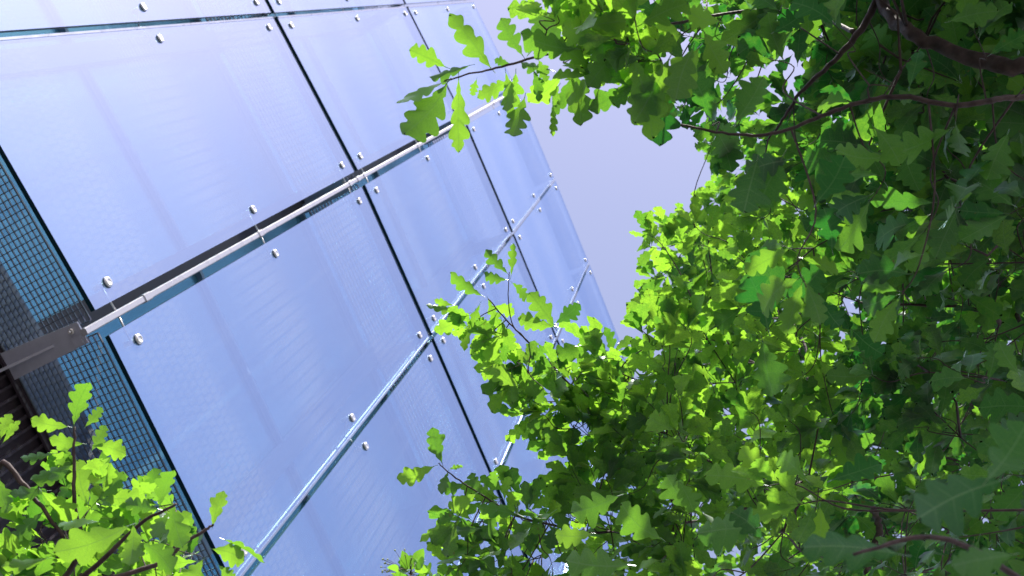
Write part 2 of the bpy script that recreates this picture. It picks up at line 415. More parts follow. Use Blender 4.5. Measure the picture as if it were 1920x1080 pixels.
# gratings (walkways) at three levels
GW0, GW1 = 0.035, 0.425
for i in range(NB - 1):
    T, I = tang[i], inw[i]; Lw = (B[i + 1] - B[i]).length
    for k in range(3):
        z = LV[k] - 0.005
        mb = MB(); e0, e1 = 0.03, Lw - 0.03
        nrow = 16; deep = lambda r: .008 if r < 9 else .034
        for r in range(nrow + 1):
            yy = GW0 + (GW1 - GW0) * r / nrow
            th = 0.0035 if 0 < r < nrow else 0.006
            mb.box(B[i] + T * e0 + I * (yy - th / 2) + UP * (z - deep(r)), T * (e1 - e0), I * th, UP * deep(r))
        nc = int(Lw / 0.0305)
        for c in range(nc + 1):
            xx = e0 + (e1 - e0) * c / nc; th = 0.003 if 0 < c < nc else 0.006
            mb.box(B[i] + T * (xx - th / 2) + I * GW0 + UP * (z - 0.011), T * th, I * (GW1 - GW0), UP * 0.009)
        wk = mb.build('walkway_grating', M_GRATE, bld)
        wk['kind'] = 'stuff'
# brackets that carry mast and walkway at each joint and level
for i in range(1, NB - 1):
    ni = node_in(i); t = Vector((ni.y, -ni.x, 0))
    for k in range(3):
        z = LV[k] - 0.062
        br = MB()
        a0, a1 = 0.060, 0.452
        w0, w1 = 0.046, 0.060
        pts = [B[i] + ni * a0 - t * w0, B[i] + ni * a0 + t * w0, B[i] + ni * a1 + t * w1, B[i] + ni * a1 - t * w1]
        vs_ = [p + UP * z for p in pts] + [p + UP * (z + 0.010) for p in pts]
        br.add(vs_, [(3, 2, 1, 0), (4, 5, 6, 7), (0, 1, 5, 4), (1, 2, 6, 5), (2, 3, 7, 6), (3, 0, 4, 7)])
        bo = br.build('bracket_plate', M_PLATE, bld, loc=B[i] + ni * a0 + UP * z)
        fn = MB()   # tapering stiffener fin under the plate
        p0 = B[i] + ni * 0.20 + UP * (z - .001); p1 = B[i] + ni * 0.45 + UP * (z - .001)
        q1 = p1 - UP * 0.075; q0 = p0 - UP * 0.008; s = t * 0.005
        fn.add([p0 - s, p1 - s, q1 - s, q0 - s, p0 + s, p1 + s, q1 + s, q0 + s],
               [(0, 1, 2, 3), (7, 6, 5, 4), (0, 4, 5, 1), (1, 5, 6, 2), (2, 6, 7, 3), (3, 7, 4, 0)])
        fn.build('stiffener_fin', M_PLATE, bo)
        bb = MB(); bb.disc(B[i] + ni * 0.10 - t * 0.022 + UP * z, -UP, 0.013, 0.010, 12); bb.disc(B[i] + ni * 0.10 - t * 0.022 + UP * (z - .009), -UP, 0.006, 0.012, 8)
        bb.build('bolt', M_STEEL, bo)
        fb = MB(); fb.box(B[i] + ni * (0.075) + t * 0.004 + UP * (z - 0.006), t * 0.036, ni * 0.04, UP * 0.005)
        fb.build('foot_plate', M_PLATE, bo)
    # square flat bar below L1 that closes the walkway on the wall side
# inner wall: ribbed dark cladding panels behind the walkway
WO = 0.46
for i in range(NB - 1):
    T, I = tang[i], inw[i]; Lw = (B[i + 1] - B[i]).length
    base = B[i] + I * WO
    zs = [0.0, 2.4, LV[0] + 0.02, LV[0] + 1.75, LV[1] - .12, LV[1] + 1.75, LV[2] + 0.3]
    for k in range(len(zs) - 1):
        mb = MB(); z0, z1 = zs[k] + .008, zs[k + 1] - .008
        mb.box(base + T * 0.006 + UP * z0, T * (Lw - .012 ), I * 0.04, UP * (z1 - z0))
        if k >= 2:
            mb.build('window_pane', M_INNER, bld, loc=base + UP * z0)
            fr = MB(); fr.box(base - I * .03 + UP * (z0 - .03), T * Lw, I * .07, UP * .028); fr.box(base - I * .03 - T * .01 + UP * z0, T * .02, I * .07, UP * (z1 - z0))
            fr.build('window_frame', M_FRAME, bld)
            continue
        wp = mb.build('cladding_panel', M_WALL, bld, loc=base + UP * z0)
        rb = MB(); n = 26
        for r in range(n):
            xx = 0.02 + (Lw - 0.04) * (r + .5) / n
            rb.box(base + T * (xx - .006) - I * 0.016 + UP * (z0 + .02), T * 0.012, I * 0.0155, UP * (z1 - z0 - .04))
        ro = rb.build('cladding_ribs', M_RIB, wp); ro['kind'] = 'stuff'
    ed = MB(); ed.box(B[i] + I * (GW1 + 0.004) + T * .01 + UP * (LV[0] - .075), T * (Lw - .02), I * .012, UP * .09)
    ed.build('walkway_edge_angle', M_WALL, bld)
    po = MB(); po.box(B[i] + node_in(i) * (WO - .045) - T * .10 + UP * (LV[0] + .01), T * .12, node_in(i) * .04, UP * (LV[2] + .2 - LV[0]))
    po.build('mullion', M_WALL if i == WIDE else M_FRAME, bld)
# body of the building behind the cladding, and the roof slab
poly = [B[i] + node_in(i) * (WO + .06) for i in range(NB)]
back = [p + Vector((-0.55, 0.84, 0)) * 9 for p in poly]
ring = poly + back[::-1]
def prism(mb, ring, z0, z1):
    n = len(ring); mb.add([p + UP * z0 for p in ring] + [p + UP * z1 for p in ring],
        [tuple(reversed(range(n))), tuple(range(n, 2 * n))] + [(i, (i + 1) % n, n + (i + 1) % n, n + i) for i in range(n)])
bd = MB(); prism(bd, ring, 0.0, LV[2] + .25); bd.build('core_wall', M_WALL, bld)
rf = MB(); prism(rf, ring, LV[2] + .252, LV[2] + .40); rf.build('roof_slab', M_ROOF, bld)
# parapet glass fin shelves seen as faint blue bands near the top edge
for i in range(2, NB - 1):
    T, I = tang[i], inw[i]; Lw = (B[i + 1] - B[i]).length
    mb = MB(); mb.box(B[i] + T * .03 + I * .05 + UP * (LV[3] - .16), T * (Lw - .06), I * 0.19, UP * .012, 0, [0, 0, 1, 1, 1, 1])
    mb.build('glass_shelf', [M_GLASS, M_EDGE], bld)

# fix bolts: children of panes use the pane's own place as origin
bpy.context.view_layer.update()

# ------------------------------------------------------------------ leaves
def oak_leaf(lobes, n, seed, aspect=0.30, fold=0.25, bend=0.25, ripple=0.05, tone=.5):
    """unit oak leaf along +x, width +-y, upper face +z. returns verts, faces, uv"""
    r = random.Random(seed)
    wob = [r.uniform(.74, 1.12) for _ in range(2 * (lobes + 3))]
    ph = [r.uniform(-.18, .12), r.uniform(-.12, .18)]
    cv = r.uniform(-.07, .07); dep = r.uniform(.46, .66)
    v = []; uv = []; f = []
    tw = r.uniform(-.35, .35)
    def mx(t): return cv * math.sin(math.pi * t)
    def zc(x): return -bend * x * x * .55
    for k in range(n + 1):
        t = k / n
        v.append((t, mx(t), zc(t))); uv.append((t, 0, tone))
    for sgn, si in ((1, 0), (-1, 1)):
        b = len(v)
        for k in range(n + 1):
            t = k / n; t = .5 * t + .5 * math.sin(math.pi / 2 * t)
            env = math.sin(math.pi * t ** 1.45) ** .62 if 0 < t < 1 else 0
            if t < .3: env *= .35 + .65 * t / .3
            q = (t * lobes + ph[si]) % 1.0
            li = int(t * lobes + ph[si] + 1)
            lob = 1 - abs(2 * q - 1) ** 2.6
            w = aspect * env * (1 - dep + dep * lob) * wob[(li + si * (lobes + 3)) % len(wob)]
            w = max(w, .012 * (t < .9))
            if k == n: w = 0.0
            if t > .9: w = min(w, aspect * .9 * math.sqrt(max(0, 1 - t)) * 1.6)
            x = t + (.34 * w - .03) * min(1, 6 * (1 - t)) * min(1, t * 5)
            x = max(0, min(x, 1.03))
            z = zc(x) + w * (fold + tw * sgn * t) + ripple * math.sin(t * 7.5 + si * 2.3 + seed) * (w / aspect) ** 1.5
            v.append((x, sgn * w + mx(t), z)); uv.append((x, sgn * w / aspect, tone))
        for k in range(n):
            f.append((k, k + 1, b + k + 1, b + k))
    # fix winding so the upper face looks to +z
    ff = []
    for q in f:
        a, b_, c = (Vector(v[q[0]]), Vector(v[q[1]]), Vector(v[q[2]]))
        if (b_ - a).cross(c - b_).z < -1e-9: q = tuple(reversed(q))
        ff.append(q)
    # petiole: a thin three sided stalk
    b = len(v)
    for x in (-0.10, 0.03):
        for j in range(3):
            a = j * 2.094; v.append((x, .009 * math.cos(a), .009 * math.sin(a) - .004 + (0.02 if x < 0 else 0))); uv.append((0, 0, tone))
    for j in range(3): ff.append((b + j, b + (j + 1) % 3, b + 3 + (j + 1) % 3, b + 3 + j))
    return np.array(v, float), ff, np.array(uv, float)
def heart_leaf(n, seed, tone):
    r = random.Random(seed); v = []; uv = []; f = []
    for k in range(n + 1): t = k / n; v.append((t, 0, -.18 * t * t)); uv.append((t, 0, tone))
    for sgn in (1, -1):
        b = len(v)
        for k in range(n + 1):
            t = k / n; w = .46 * (math.sin(math.pi * t ** .62) ** .8 if 0 < t < 1 else 0)
            x = t - .12 * (1 - t) * (w > 0); w *= 1 + .04 * math.sin(k * 3.0)
            v.append((x, sgn * w, -.18 * t * t + .2 * w)); uv.append((x, sgn * w * 2, tone))
        for k in range(n):
            q = (k, b + k, b + k + 1, k + 1); a, b_, c = (Vector(v[i]) for i in q[:3])
            f.append(q if sgn < 0 else tuple(reversed(q)))
    b = len(v)
    for x in (-0.45, 0.02):
        for j in range(3): a = j * 2.094; v.append((x, .012 * math.cos(a), .012 * math.sin(a))); uv.append((0, 0, tone))
    for j in range(3): f.append((b + j, b + (j + 1) % 3, b + 3 + (j + 1) % 3, b + 3 + j))
    return np.array(v, float), f, np.array(uv, float)

def leaf_mesh(data, name, m):
    v, f, uv = data
    me = bpy.data.meshes.new(name); me.from_pydata(v.tolist(), [], f)
    a = me.attributes.new('leafuv', 'FLOAT_VECTOR', 'POINT'); a.data.foreach_set('vector', uv.ravel())
    me.polygons.foreach_set('use_smooth', [True] * len(f)); me.materials.append(m); me.update(); return me

BIG = []      # detailed variants for the big leaves
for s in range(16):
    BIG.append(oak_leaf([4, 4, 5, 4][s % 4], [24, 24, 30, 24][s % 4], s, random.uniform(.27, .33), random.uniform(.0, .45), random.uniform(-.2, .8), random.uniform(.02, .07), tone=(s * .37) % 1))
SMALL = []
for s in range(24):
    SMALL.append(oak_leaf([3, 4][s % 2], [12, 16][s % 2], 100 + s, random.uniform(.26, .33), random.uniform(-.1, .6), random.uniform(-.2, 1.0), random.uniform(.02, .09), tone=(s * .29) % 1))
BIGM = [leaf_mesh(d, 'leaf', M_LEAF) for d in BIG]
SMALLM = [leaf_mesh(d, 'leaf', M_LEAF) for d in SMALL]
HEART = [heart_leaf(9, s, (s * .31) % 1) for s in range(6)]
HEARTM = [leaf_mesh(d, 'leaf', M_LINDEN) for d in HEART]

KEEP = []
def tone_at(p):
    """crown shade and sunny flank put into leaf tone: darker inside, yellow green outside"""
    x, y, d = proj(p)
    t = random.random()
    if x > 1560 or y > 1150 or y < -60: return t * .55  # crown shade imitated by a darker leaf tone
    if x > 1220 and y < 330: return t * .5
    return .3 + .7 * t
def pick(data, tone):
    o = sorted(range(len(data)), key=lambda i: data[i][2][0][2])
    return o[max(0, min(len(o) - 1, int(tone * len(o) + random.uniform(-1.6, 1.6))))]
class Foliage:
    """collects leaf placements of one tree; the largest in the picture become parts, the rest one mass"""
    def __init__(s, kind='oak'): s.l = []; s.kind = kind
    def add(s, pos, d, n, size, big=False, wscale=1.0, pri=0, var=None):
        d = d.normalized()
        if KEEP:
            qx, qy, qd = proj(pos + d * size * .5); rr = size * .36 / qd * F
            for kx, ky, kd, kr in KEEP:
                if qd < kd + .02 and abs(qx - kx) < rr + kr and abs(qy - ky) < rr + kr and random.random() < .93: return
        y = n.cross(d)
        if y.length < 1e-4: y = d.orthogonal()
        y.normalize(); z = d.cross(y)
        m = Matrix((d, y, z)).transposed()
        S = Matrix.Diagonal((size, size * wscale, size))
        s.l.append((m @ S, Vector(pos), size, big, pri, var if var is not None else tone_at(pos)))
    def flush(s, tree, m, limit=296):
        def key(e):
            px, py, d = proj(e[1] + e[0].col[0] * .5)
            inside = -30 < px < 1950 and -30 < py < 1110
            return (e[4], (e[2] / d) if inside else 0)
        s.l.sort(key=key, reverse=True)
        vb, ms = (HEART, HEARTM) if s.kind == 'heart' else (None, None)
        for e in s.l[:limit]:
            A, p, size, big, pri, var = e
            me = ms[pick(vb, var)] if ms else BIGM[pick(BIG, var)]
            M4 = A.to_4x4(); M4.translation = p
            inst('leaf', me, M4, tree)
        rest = s.l[limit:]
        if not rest: return
        V = []; U = []; FA = []; FL = []; base = 0
        data = vb or SMALL
        faces = [(np.concatenate([np.array(q) for q in d[1]]), np.array([len(q) for q in d[1]])) for d in data]
        for e in rest:
            A, p, size, big, pri, var = e; k = pick(data, var)
            v = data[k][0] @ np.array(A).T + np.array(p); V.append(v); U.append(data[k][2])
            FA.append(faces[k][0] + base); FL.append(faces[k][1]); base += len(v)
        V = np.concatenate(V); U = np.concatenate(U); FA = np.concatenate(FA); FL = np.concatenate(FL)
        org = Vector(tree.location)
        V = V - np.array(org)
        me = bpy.data.meshes.new('foliage'); me.vertices.add(len(V)); me.vertices.foreach_set('co', V.ravel())
        me.loops.add(len(FA)); me.loops.foreach_set('vertex_index', FA.astype(np.int32))
        me.polygons.add(len(FL)); me.polygons.foreach_set('loop_start', np.concatenate([[0], np.cumsum(FL)[:-1]]).astype(np.int32))
        me.polygons.foreach_set('use_smooth', np.ones(len(FL), bool))
        me.update(calc_edges=True)
        a = me.attributes.new('leafuv', 'FLOAT_VECTOR', 'POINT'); a.data.foreach_set('vector', U.ravel())
        me.materials.append(m)
        o = bpy.data.objects.new('foliage', me); COL.objects.link(o); o.parent = tree; o['kind'] = 'stuff'

def rand_unit():
    while True:
        v = Vector((random.uniform(-1, 1), random.uniform(-1, 1), random.uniform(-1, 1)))
        if .05 < v.length < 1: return v.normalized()
def spline(pts, n=6):
    pts = [Vector(p) for p in pts]; out = []
    for i in range(len(pts) - 1):
        p0 = pts[max(0, i - 1)]; p1 = pts[i]; p2 = pts[i + 1]; p3 = pts[min(len(pts) - 1, i + 2)]
        for k in range(n):
            t = k / n
            out.append(.5 * ((2 * p1) + (p2 - p0) * t + (2 * p0 - 5 * p1 + 4 * p2 - p3) * t * t + (3 * p1 - p0 - 3 * p2 + p3) * t ** 3))
    out.append(pts[-1]); return out
def limb(tree, pts, r0, r1, name='branch', nodes=None, n=6, seg=10, label=None, wob=.08):
    if name != 'trunk' and tree is oak: r0 *= .5; r1 *= .55
    sp = spline(pts, n); m = len(sp)
    # slight kinks as on real oak wood
    amp = (r0 + r1) * .16
    sp = [p + (rand_unit() * amp if 0 < i < m - 1 else Vector()) for i, p in enumerate(sp)]
    mb = MB(); mb.tube(sp, [r0 + (r1 - r0) * (i / (m - 1)) ** .8 for i in range(m)], seg, wob=wob)
    o = mb.build(name, M_BARK, tree, loc=sp[0])
    if label: o['label'] = label
    if nodes is not None: nodes += [(p, r0 + (r1 - r0) * i / (m - 1)) for i, p in enumerate(sp)]
    return sp

def cluster(fo, tip, d, size, n=6, big=False, spread=1.0, tone=None, up=None):
    """a whorl of leaves round a shoot tip, plus two or three lower on the shoot"""
    d = d.normalized(); up = up or UP
    side = d.cross(up)
    if side.length < .1: side = d.orthogonal()
    side.normalize()
    for k in range(n):
        lo = k >= n - 2
        a = (k / max(1, n - 1) * 2 - 1) * 1.15 * spread + random.uniform(-.3, .3)
        if lo: a = random.choice((-1, 1)) * random.uniform(.8, 1.4)
        ld = (d * math.cos(a) + side * math.sin(a) + up * random.uniform(-.55, .35)).normalized()
        nn = (up + SUN * .35 + rand_unit() * .62).normalized()
        base = tip - d * (random.uniform(.25, .9) * size if lo else random.uniform(0, .25) * size)
        fo.add(base + ld * size * .10, ld, nn, size * random.uniform(.62, 1.12), big)

def hero(fo, bx, by, tx, ty, w, d, dt=0.0, roll=0.0, var=None, pri=1):
    """one leaf placed where the photo shows it: base pixel, tip pixel, width in pixels, distance"""
    a = P(bx, by, d); b = P(tx, ty, d + dt); v = b - a; size = v.length
    pxl = math.hypot(tx - bx, ty - by)
    toc = (EYE - a).normalized()
    n = -toc                                    # upper face away from the camera
    n = (n - v.normalized() * n.dot(v.normalized())).normalized()
    n = Matrix.Rotation(roll, 3, v.normalized()) @ n
    ws = (w / pxl) / .60
    ws = max(.35, min(1.25, ws / max(.35, math.cos(roll))))
    fo.add(a, v, n, size, True, ws, pri, var)

# ------------------------------------------------------------------ the big oak on the right
TR = Vector((2.15, -0.75, 0))
oak = thing('oak_tree', 'big oak filling the right side with bright lobed leaves and dark limbs', 'tree', TR)
nodes = []
tw_r = Vector((0, 0, 0))
fork = TR + Vector((-.1, .05, 3.4))
limb(oak, [TR + UP * -.05, TR + Vector((.03, .02, 1.2)), TR + Vector((-.03, .05, 2.4)), fork, TR + Vector((.15, -.1, 5.2)), TR + Vector((.25, -.2, 7.0))], .19, .05, 'trunk', nodes, 6, 16, wob=.06)
fo = Foliage()
Z0 = P(1640, -60, 2.75)
A = limb(oak, [fork + UP * -.3, P(2300, 210, 2.7), P(1990, 128, 2.5), P(1900, 124, 2.45), P(1800, 104, 2.5), P(1710, 62, 2.55), P(1660, 18, 2.65), Z0, P(1600, -260, 3.1)], .040, .020, nodes=nodes, label='thick dark purple brown limb curving in from the upper right')
NF_ = limb(oak, [P(1650, -10, 2.68), P(1622, 45, 2.66), P(1585, 92, 2.64), P(1552, 125, 2.65), P(1500, 175, 2.7), P(1468, 225, 2.75), P(1440, 262, 2.8)], .019, .004, nodes=nodes, label='dark limb forking down from the top edge')
NB_ = limb(oak, [fork + UP * .1, P(2150, 175, 2.4), P(1925, 182, 2.2), P(1860, 188, 2.15), P(1790, 197, 2.12), P(1690, 181, 2.1), P(1620, 190, 2.1), P(1540, 218, 2.08), P(1470, 245, 2.06), P(1400, 254, 2.05), P(1330, 245, 2.05), P(1255, 228, 2.05)], .014, .0035, nodes=nodes, label='long thin brown bough crossing the crown')
limb(oak, [P(1600, 60, 2.66), P(1570, 45, 2.8), P(1545, 30, 2.9), P(1500, 20, 3.1), P(1400, 20, 3.0), P(1260, 45, 2.6), P(1180, 62, 2.3), P(1075, 92, 2.05), P(1000, 108, 2.0), P(930, 128, 2.0), P(880, 138, 2.0), P(833, 152, 2.0)], .011, .0022, nodes=nodes, label='slender twig reaching left across the glass')
limb(oak, [fork + UP * .4, P(2300, 700, 3.6), P(1925, 625, 3.4), P(1860, 590, 3.3), P(1790, 574, 3.3), P(1690, 571, 3.3), P(1610, 566, 3.4)], .020, .005, nodes=nodes)
limb(oak, [fork + UP * .8, P(2250, -100, 4.6), P(1950, -20, 4.6), P(1900, -5, 4.6), P(1800, -120, 4.6), P(1500, -300, 4.8)], .05, .02, nodes=nodes)
limb(oak, [fork + UP * -.6, P(2300, 1300, 3.3), P(1900, 1180, 3.5), P(1640, 1090, 3.6), P(1648, 1000, 3.65), P(1640, 960, 3.7), P(1600, 870, 3.9), P(1540, 740, 4.1), P(1500, 620, 4.4)], .036, .010, nodes=nodes, label='dark upright limb low in the crown')
limb(oak, [P(1600, 870, 3.9), P(1500, 905, 3.9), P(1400, 890, 3.8), P(1290, 850, 3.7), P(1200, 820, 3.6), P(1130, 790, 3.4), P(1085, 740, 3.3), P(1040, 690, 3.2), P(990, 640, 3.1), P(950, 600, 3.1), P(915, 560, 3.1)], .013, .0028, nodes=nodes, label='brown twig with leaves reaching left in the middle')
limb(oak, [P(990, 640, 3.1), P(962, 610, 3.08), P(953, 560, 3.06), P(955, 510, 3.05)], .0035, .002, 'twig', nodes)
limb(oak, [P(1500, 905, 3.9), P(1380, 960, 3.6), P(1250, 985, 3.4), P(1100, 1000, 3.1), P(1040, 985, 3.0), P(975, 970, 2.9), P(930, 945, 2.9), P(868, 905, 2.85), P(840, 885, 2.8), P(822, 868, 2.8)], .010, .0022, nodes=nodes, label='low twig reaching left over the glass')
limb(oak, [P(1540, 740, 4.1), P(1460, 700, 4.3), P(1380, 660, 4.4), P(1345, 600, 4.4), P(1335, 520, 4.4), P(1328, 440, 4.4), P(1338, 390, 4.4)], .011, .003, nodes=nodes, label='upright brown shoot in the sunlit leaves')
limb(oak, [P(1640, 960, 3.7), P(1560, 800, 4.3), P(1480, 640, 4.6), P(1420, 480, 4.8)], .016, .005, nodes=nodes)
limb(oak, [P(1500, 620, 4.4), P(1560, 520, 4.6), P(1600, 400, 4.7), P(1605, 290, 4.8), P(1600, 200, 4.9)], .014, .006, nodes=nodes)
limb(oak, [P(1925, 625, 3.4), P(1850, 480, 3.9), P(1800, 380, 4.2), P(1700, 300, 4.5)], .014, .006, nodes=nodes)
limb(oak, [P(1605, 290, 4.8), P(1570, 308, 4.7), P(1548, 314, 4.6)], .008, .004, 'twig', nodes)
limb(oak, [P(1500, 620, 4.4), P(1380, 600, 4.6), P(1280, 560, 4.7), P(1220, 490, 4.7)], .012, .004, nodes=nodes)
limb(oak, [P(1250, 985, 3.4), P(1180, 900, 3.5), P(1120, 870, 3.6)], .007, .003, 'twig', nodes)
limb(oak, [fork + UP * -.9, P(2300, 1100, 1.9), P(2000, 1120, 1.5), P(1780, 1010, 1.35), P(1600, 1040, 1.3)], .016, .003, nodes=nodes)

for sp_, x0, x1 in ((A, 1600, 1960), (NB_, 1300, 1960), (NF_, 1430, 1660)):
    for q in sp_:
        kx, ky, kd = proj(q)
        if x0 < kx < x1 and -20 < ky < 1080: KEEP.append((kx, ky, kd, 10))
# hand placed leaves of the twig across the top
D = 2.0
for a in [(838, 156, 754, 262, 84, D, -.02, .1), (860, 147, 864, 286, 46, D, .0, .15), (836, 126, 764, 94, 48, D, .02, -.3), (882, 122, 803, 143, 26, D, .03, .7),
          (834, 153, 741, 186, 18, D, -.03, 1.25), (921, 128, 842, 46, 52, D, .03, .3), (980, 104, 938, 33, 44, D, .02, -.2), (957, 120, 927, 112, 25, D, 0, .2),
          (948, 135, 961, 214, 32, D, -.02, .4), (894, 148, 886, 180, 22, D, 0, 0), (1035, 132, 976, 116, 24, D, .02, .5), (958, 150, 902, 184, 34, D, .03, .3),
          (1053, 140, 988, 194, 42, D, .03, -.1), (984, 182, 967, 266, 52, D, -.02, .15), (1075, 126, 1082, 236, 64, D, .0, -.15), (967, 136, 972, 203, 28, D, .05, .6),
          (1037, 196, 1040, 252, 18, D, .02, .3), (1048, 160, 1030, 200, 20, D, .05, .7), (1060, 88, 1004, 26, 62, D, .05, .3), (1042, 74, 992, 46, 50, D, .09, .1),
          (1085, 90, 1098, 28, 62, D, .0, -.1), (1128, 50, 1133, 164, 74, D, -.02, .2), (1160, 62, 1100, -30, 70, D + .1, 0, .3), (1010, 112, 1030, 150, 30, D, 0, .3),
          (1180, 100, 1222, 262, 82, D - .1, -.02, .1), (1210, 60, 1190, 190, 78, D, -.02, .2), (1240, 150, 1255, 262, 70, D, .02, .4), (1110, 60, 1060, -20, 60, D, 0, .2),
          (1150, 75, 1110, 165, 60, D + .1, 0, -.3), (1000, 130, 1015, 190, 30, D, 0, .9), (1075, 140, 1040, 215, 34, D + .05, .03, .6)]:
    hero(fo, *a)
D = 3.1
for a in [(952, 513, 910, 467, 28, D, .02, .1), (958, 518, 966, 456, 22, D, 0, .5), (904, 554, 846, 518, 30, D, .02, .2), (950, 524, 907, 517, 26, D, 0, .3),
          (850, 572, 814, 562, 16, D, 0, .3), (858, 583, 799, 583, 20, D, 0, .5), (878, 588, 813, 620, 38, D, 0, .1), (1040, 614, 992, 548, 52, D - .05, 0, 0.1),
          (1040, 612, 970, 601, 40, D - .05, 0, .2), (1042, 606, 1088, 570, 36, D, 0, -.1), (973, 724, 922, 684, 44, D - .1, 0, .1), (1030, 758, 988, 718, 46, D - .1, 0, .2),
          (900, 570, 880, 620, 26, D, 0, .4), (915, 560, 935, 610, 28, D + .05, 0, .2), (930, 590, 880, 665, 34, D + .05, 0, .3), (940, 600, 960, 660, 30, D, 0, .6),
          (925, 575, 965, 590, 26, D + .05, 0, .3), (890, 585, 862, 655, 28, D + .05, 0, -.4), (960, 530, 990, 560, 22, D, 0, .5), (945, 600, 905, 690, 36, D + .1, 0, .2)]:
    hero(fo, *a)
D = 2.8
for a in [(829, 868, 811, 801, 44, D, .0, 0), (814, 874, 742, 896, 42, D, .02, .2), (842, 880, 866, 869, 12, D, 0, .5), (870, 908, 822, 916, 36, D, .02, .1),
          (892, 926, 840, 950, 48, D, 0, 0), (900, 925, 884, 886, 42, D + .03, 0, .3), (972, 966, 900, 957, 36, D, .02, .2), (930, 914, 928, 882, 24, D, 0, 0),
          (946, 936, 949, 892, 26, D + .03, 0, .4), (905, 990, 828, 999, 24, D, .03, .6), (840, 885, 830, 925, 26, D, 0, .3), (930, 960, 905, 1010, 40, D, 0, .2),
          (960, 975, 985, 1015, 40, D + .05, 0, .3), (1040, 985, 1030, 1030, 40, D + .05, 0, .2), (950, 970, 930, 1040, 36, D + .1, 0, .5)]:
    hero(fo, *a)
# large near leaves, low right and top right, crown shade put into a darker tone
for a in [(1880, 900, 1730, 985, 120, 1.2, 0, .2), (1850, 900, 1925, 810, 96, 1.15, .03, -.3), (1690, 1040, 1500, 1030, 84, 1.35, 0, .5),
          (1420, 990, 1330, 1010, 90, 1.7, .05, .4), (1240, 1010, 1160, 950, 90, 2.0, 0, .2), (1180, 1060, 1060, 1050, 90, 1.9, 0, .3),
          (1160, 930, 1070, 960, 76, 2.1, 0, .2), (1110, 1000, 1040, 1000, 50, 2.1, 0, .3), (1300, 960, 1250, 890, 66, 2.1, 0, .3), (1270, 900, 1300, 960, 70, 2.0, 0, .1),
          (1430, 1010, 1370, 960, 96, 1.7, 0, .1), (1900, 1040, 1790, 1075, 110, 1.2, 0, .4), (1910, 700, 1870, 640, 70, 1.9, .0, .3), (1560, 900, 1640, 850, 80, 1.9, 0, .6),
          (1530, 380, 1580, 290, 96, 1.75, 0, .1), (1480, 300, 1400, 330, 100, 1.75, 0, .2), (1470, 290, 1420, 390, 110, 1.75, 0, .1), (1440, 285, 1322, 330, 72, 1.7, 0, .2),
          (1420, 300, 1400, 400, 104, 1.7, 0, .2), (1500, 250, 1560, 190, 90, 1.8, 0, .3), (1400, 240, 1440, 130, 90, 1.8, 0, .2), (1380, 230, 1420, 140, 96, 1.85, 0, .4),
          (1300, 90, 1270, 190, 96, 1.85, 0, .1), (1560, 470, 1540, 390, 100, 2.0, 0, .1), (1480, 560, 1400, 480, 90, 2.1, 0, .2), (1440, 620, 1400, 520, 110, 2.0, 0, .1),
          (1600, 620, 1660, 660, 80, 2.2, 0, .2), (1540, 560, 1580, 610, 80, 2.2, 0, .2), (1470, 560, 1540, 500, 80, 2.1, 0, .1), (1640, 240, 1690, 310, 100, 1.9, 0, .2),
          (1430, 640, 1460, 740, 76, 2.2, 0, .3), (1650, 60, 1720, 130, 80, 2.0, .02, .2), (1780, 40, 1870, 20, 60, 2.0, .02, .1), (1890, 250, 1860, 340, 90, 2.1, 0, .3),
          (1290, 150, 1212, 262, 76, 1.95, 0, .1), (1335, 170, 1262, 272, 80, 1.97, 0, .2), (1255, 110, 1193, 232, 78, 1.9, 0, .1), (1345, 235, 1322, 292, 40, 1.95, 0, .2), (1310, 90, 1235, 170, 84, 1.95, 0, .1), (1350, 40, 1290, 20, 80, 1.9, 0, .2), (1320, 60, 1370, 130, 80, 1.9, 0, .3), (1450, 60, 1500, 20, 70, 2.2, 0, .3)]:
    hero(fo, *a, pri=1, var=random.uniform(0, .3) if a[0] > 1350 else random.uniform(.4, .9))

def in_poly(x, y, poly):
    c = False; j = len(poly) - 1
    for i in range(len(poly)):
        xi, yi = poly[i]; xj, yj = poly[j]
        if (yi > y) != (yj > y) and x < (xj - xi) * (y - yi) / (yj - yi) + xi: c = not c
        j = i
    return c
CROWN = [(1130, -60), (1150, 90), (1200, 150), (1215, 215), (1265, 225), (1320, 250), (1350, 310), (1300, 360), (1250, 378), (1215, 400), (1205, 440), (1230, 490),
         (1205, 540), (1215, 590), (1185, 625), (1140, 650), (1090, 645), (1060, 660), (1000, 640), (950, 620), (905, 640), (925, 700), (960, 735), (955, 775),
         (1000, 800), (1040, 800), (1050, 860), (1035, 925), (1060, 960), (1110, 1000), (1080, 1060), (1060, 1140), (2150, 1140), (2150, -60)]
HOLES = [((1480, 148), 34), ((1310, 165), 16), ((1440, 225), 12), ((985, 815), 26), ((1150, 620), 18), ((1180, 665), 16), ((1010, 885), 38), ((1060, 1030), 32), ((1605, 245), 10), ((1850, 5), 12), ((1090, 215), 40)]
def ok_hole(x, y, m=0):
    return all((x - c[0]) ** 2 + (y - c[1]) ** 2 > (r + m) ** 2 for c, r in HOLES)
twigs = MB(); ntw = 0
MIDLIT = [P(x, y, 2.0) for x in range(1050, 1340, 50) for y in range(880, 1070, 45)] + [P(x, y, 3.1) for x in range(810, 1010, 50) for y in range(500, 700, 50)]
MIDLIT += [P(random.uniform(1560, 1900), random.uniform(150, 760), 3.9) for _ in range(34)]
MIDLIT += [P(x, y, 2.8) for x in range(750, 960, 50) for y in range(820, 1000, 50)] + [P(x, y, 3.2) for x in range(1180, 1560, 60) for y in range(420, 860, 60)]
TOPLIT = [P(x, y, 2.0) for x in range(765, 1010, 35) for y in (70, 115, 160, 205, 245)]
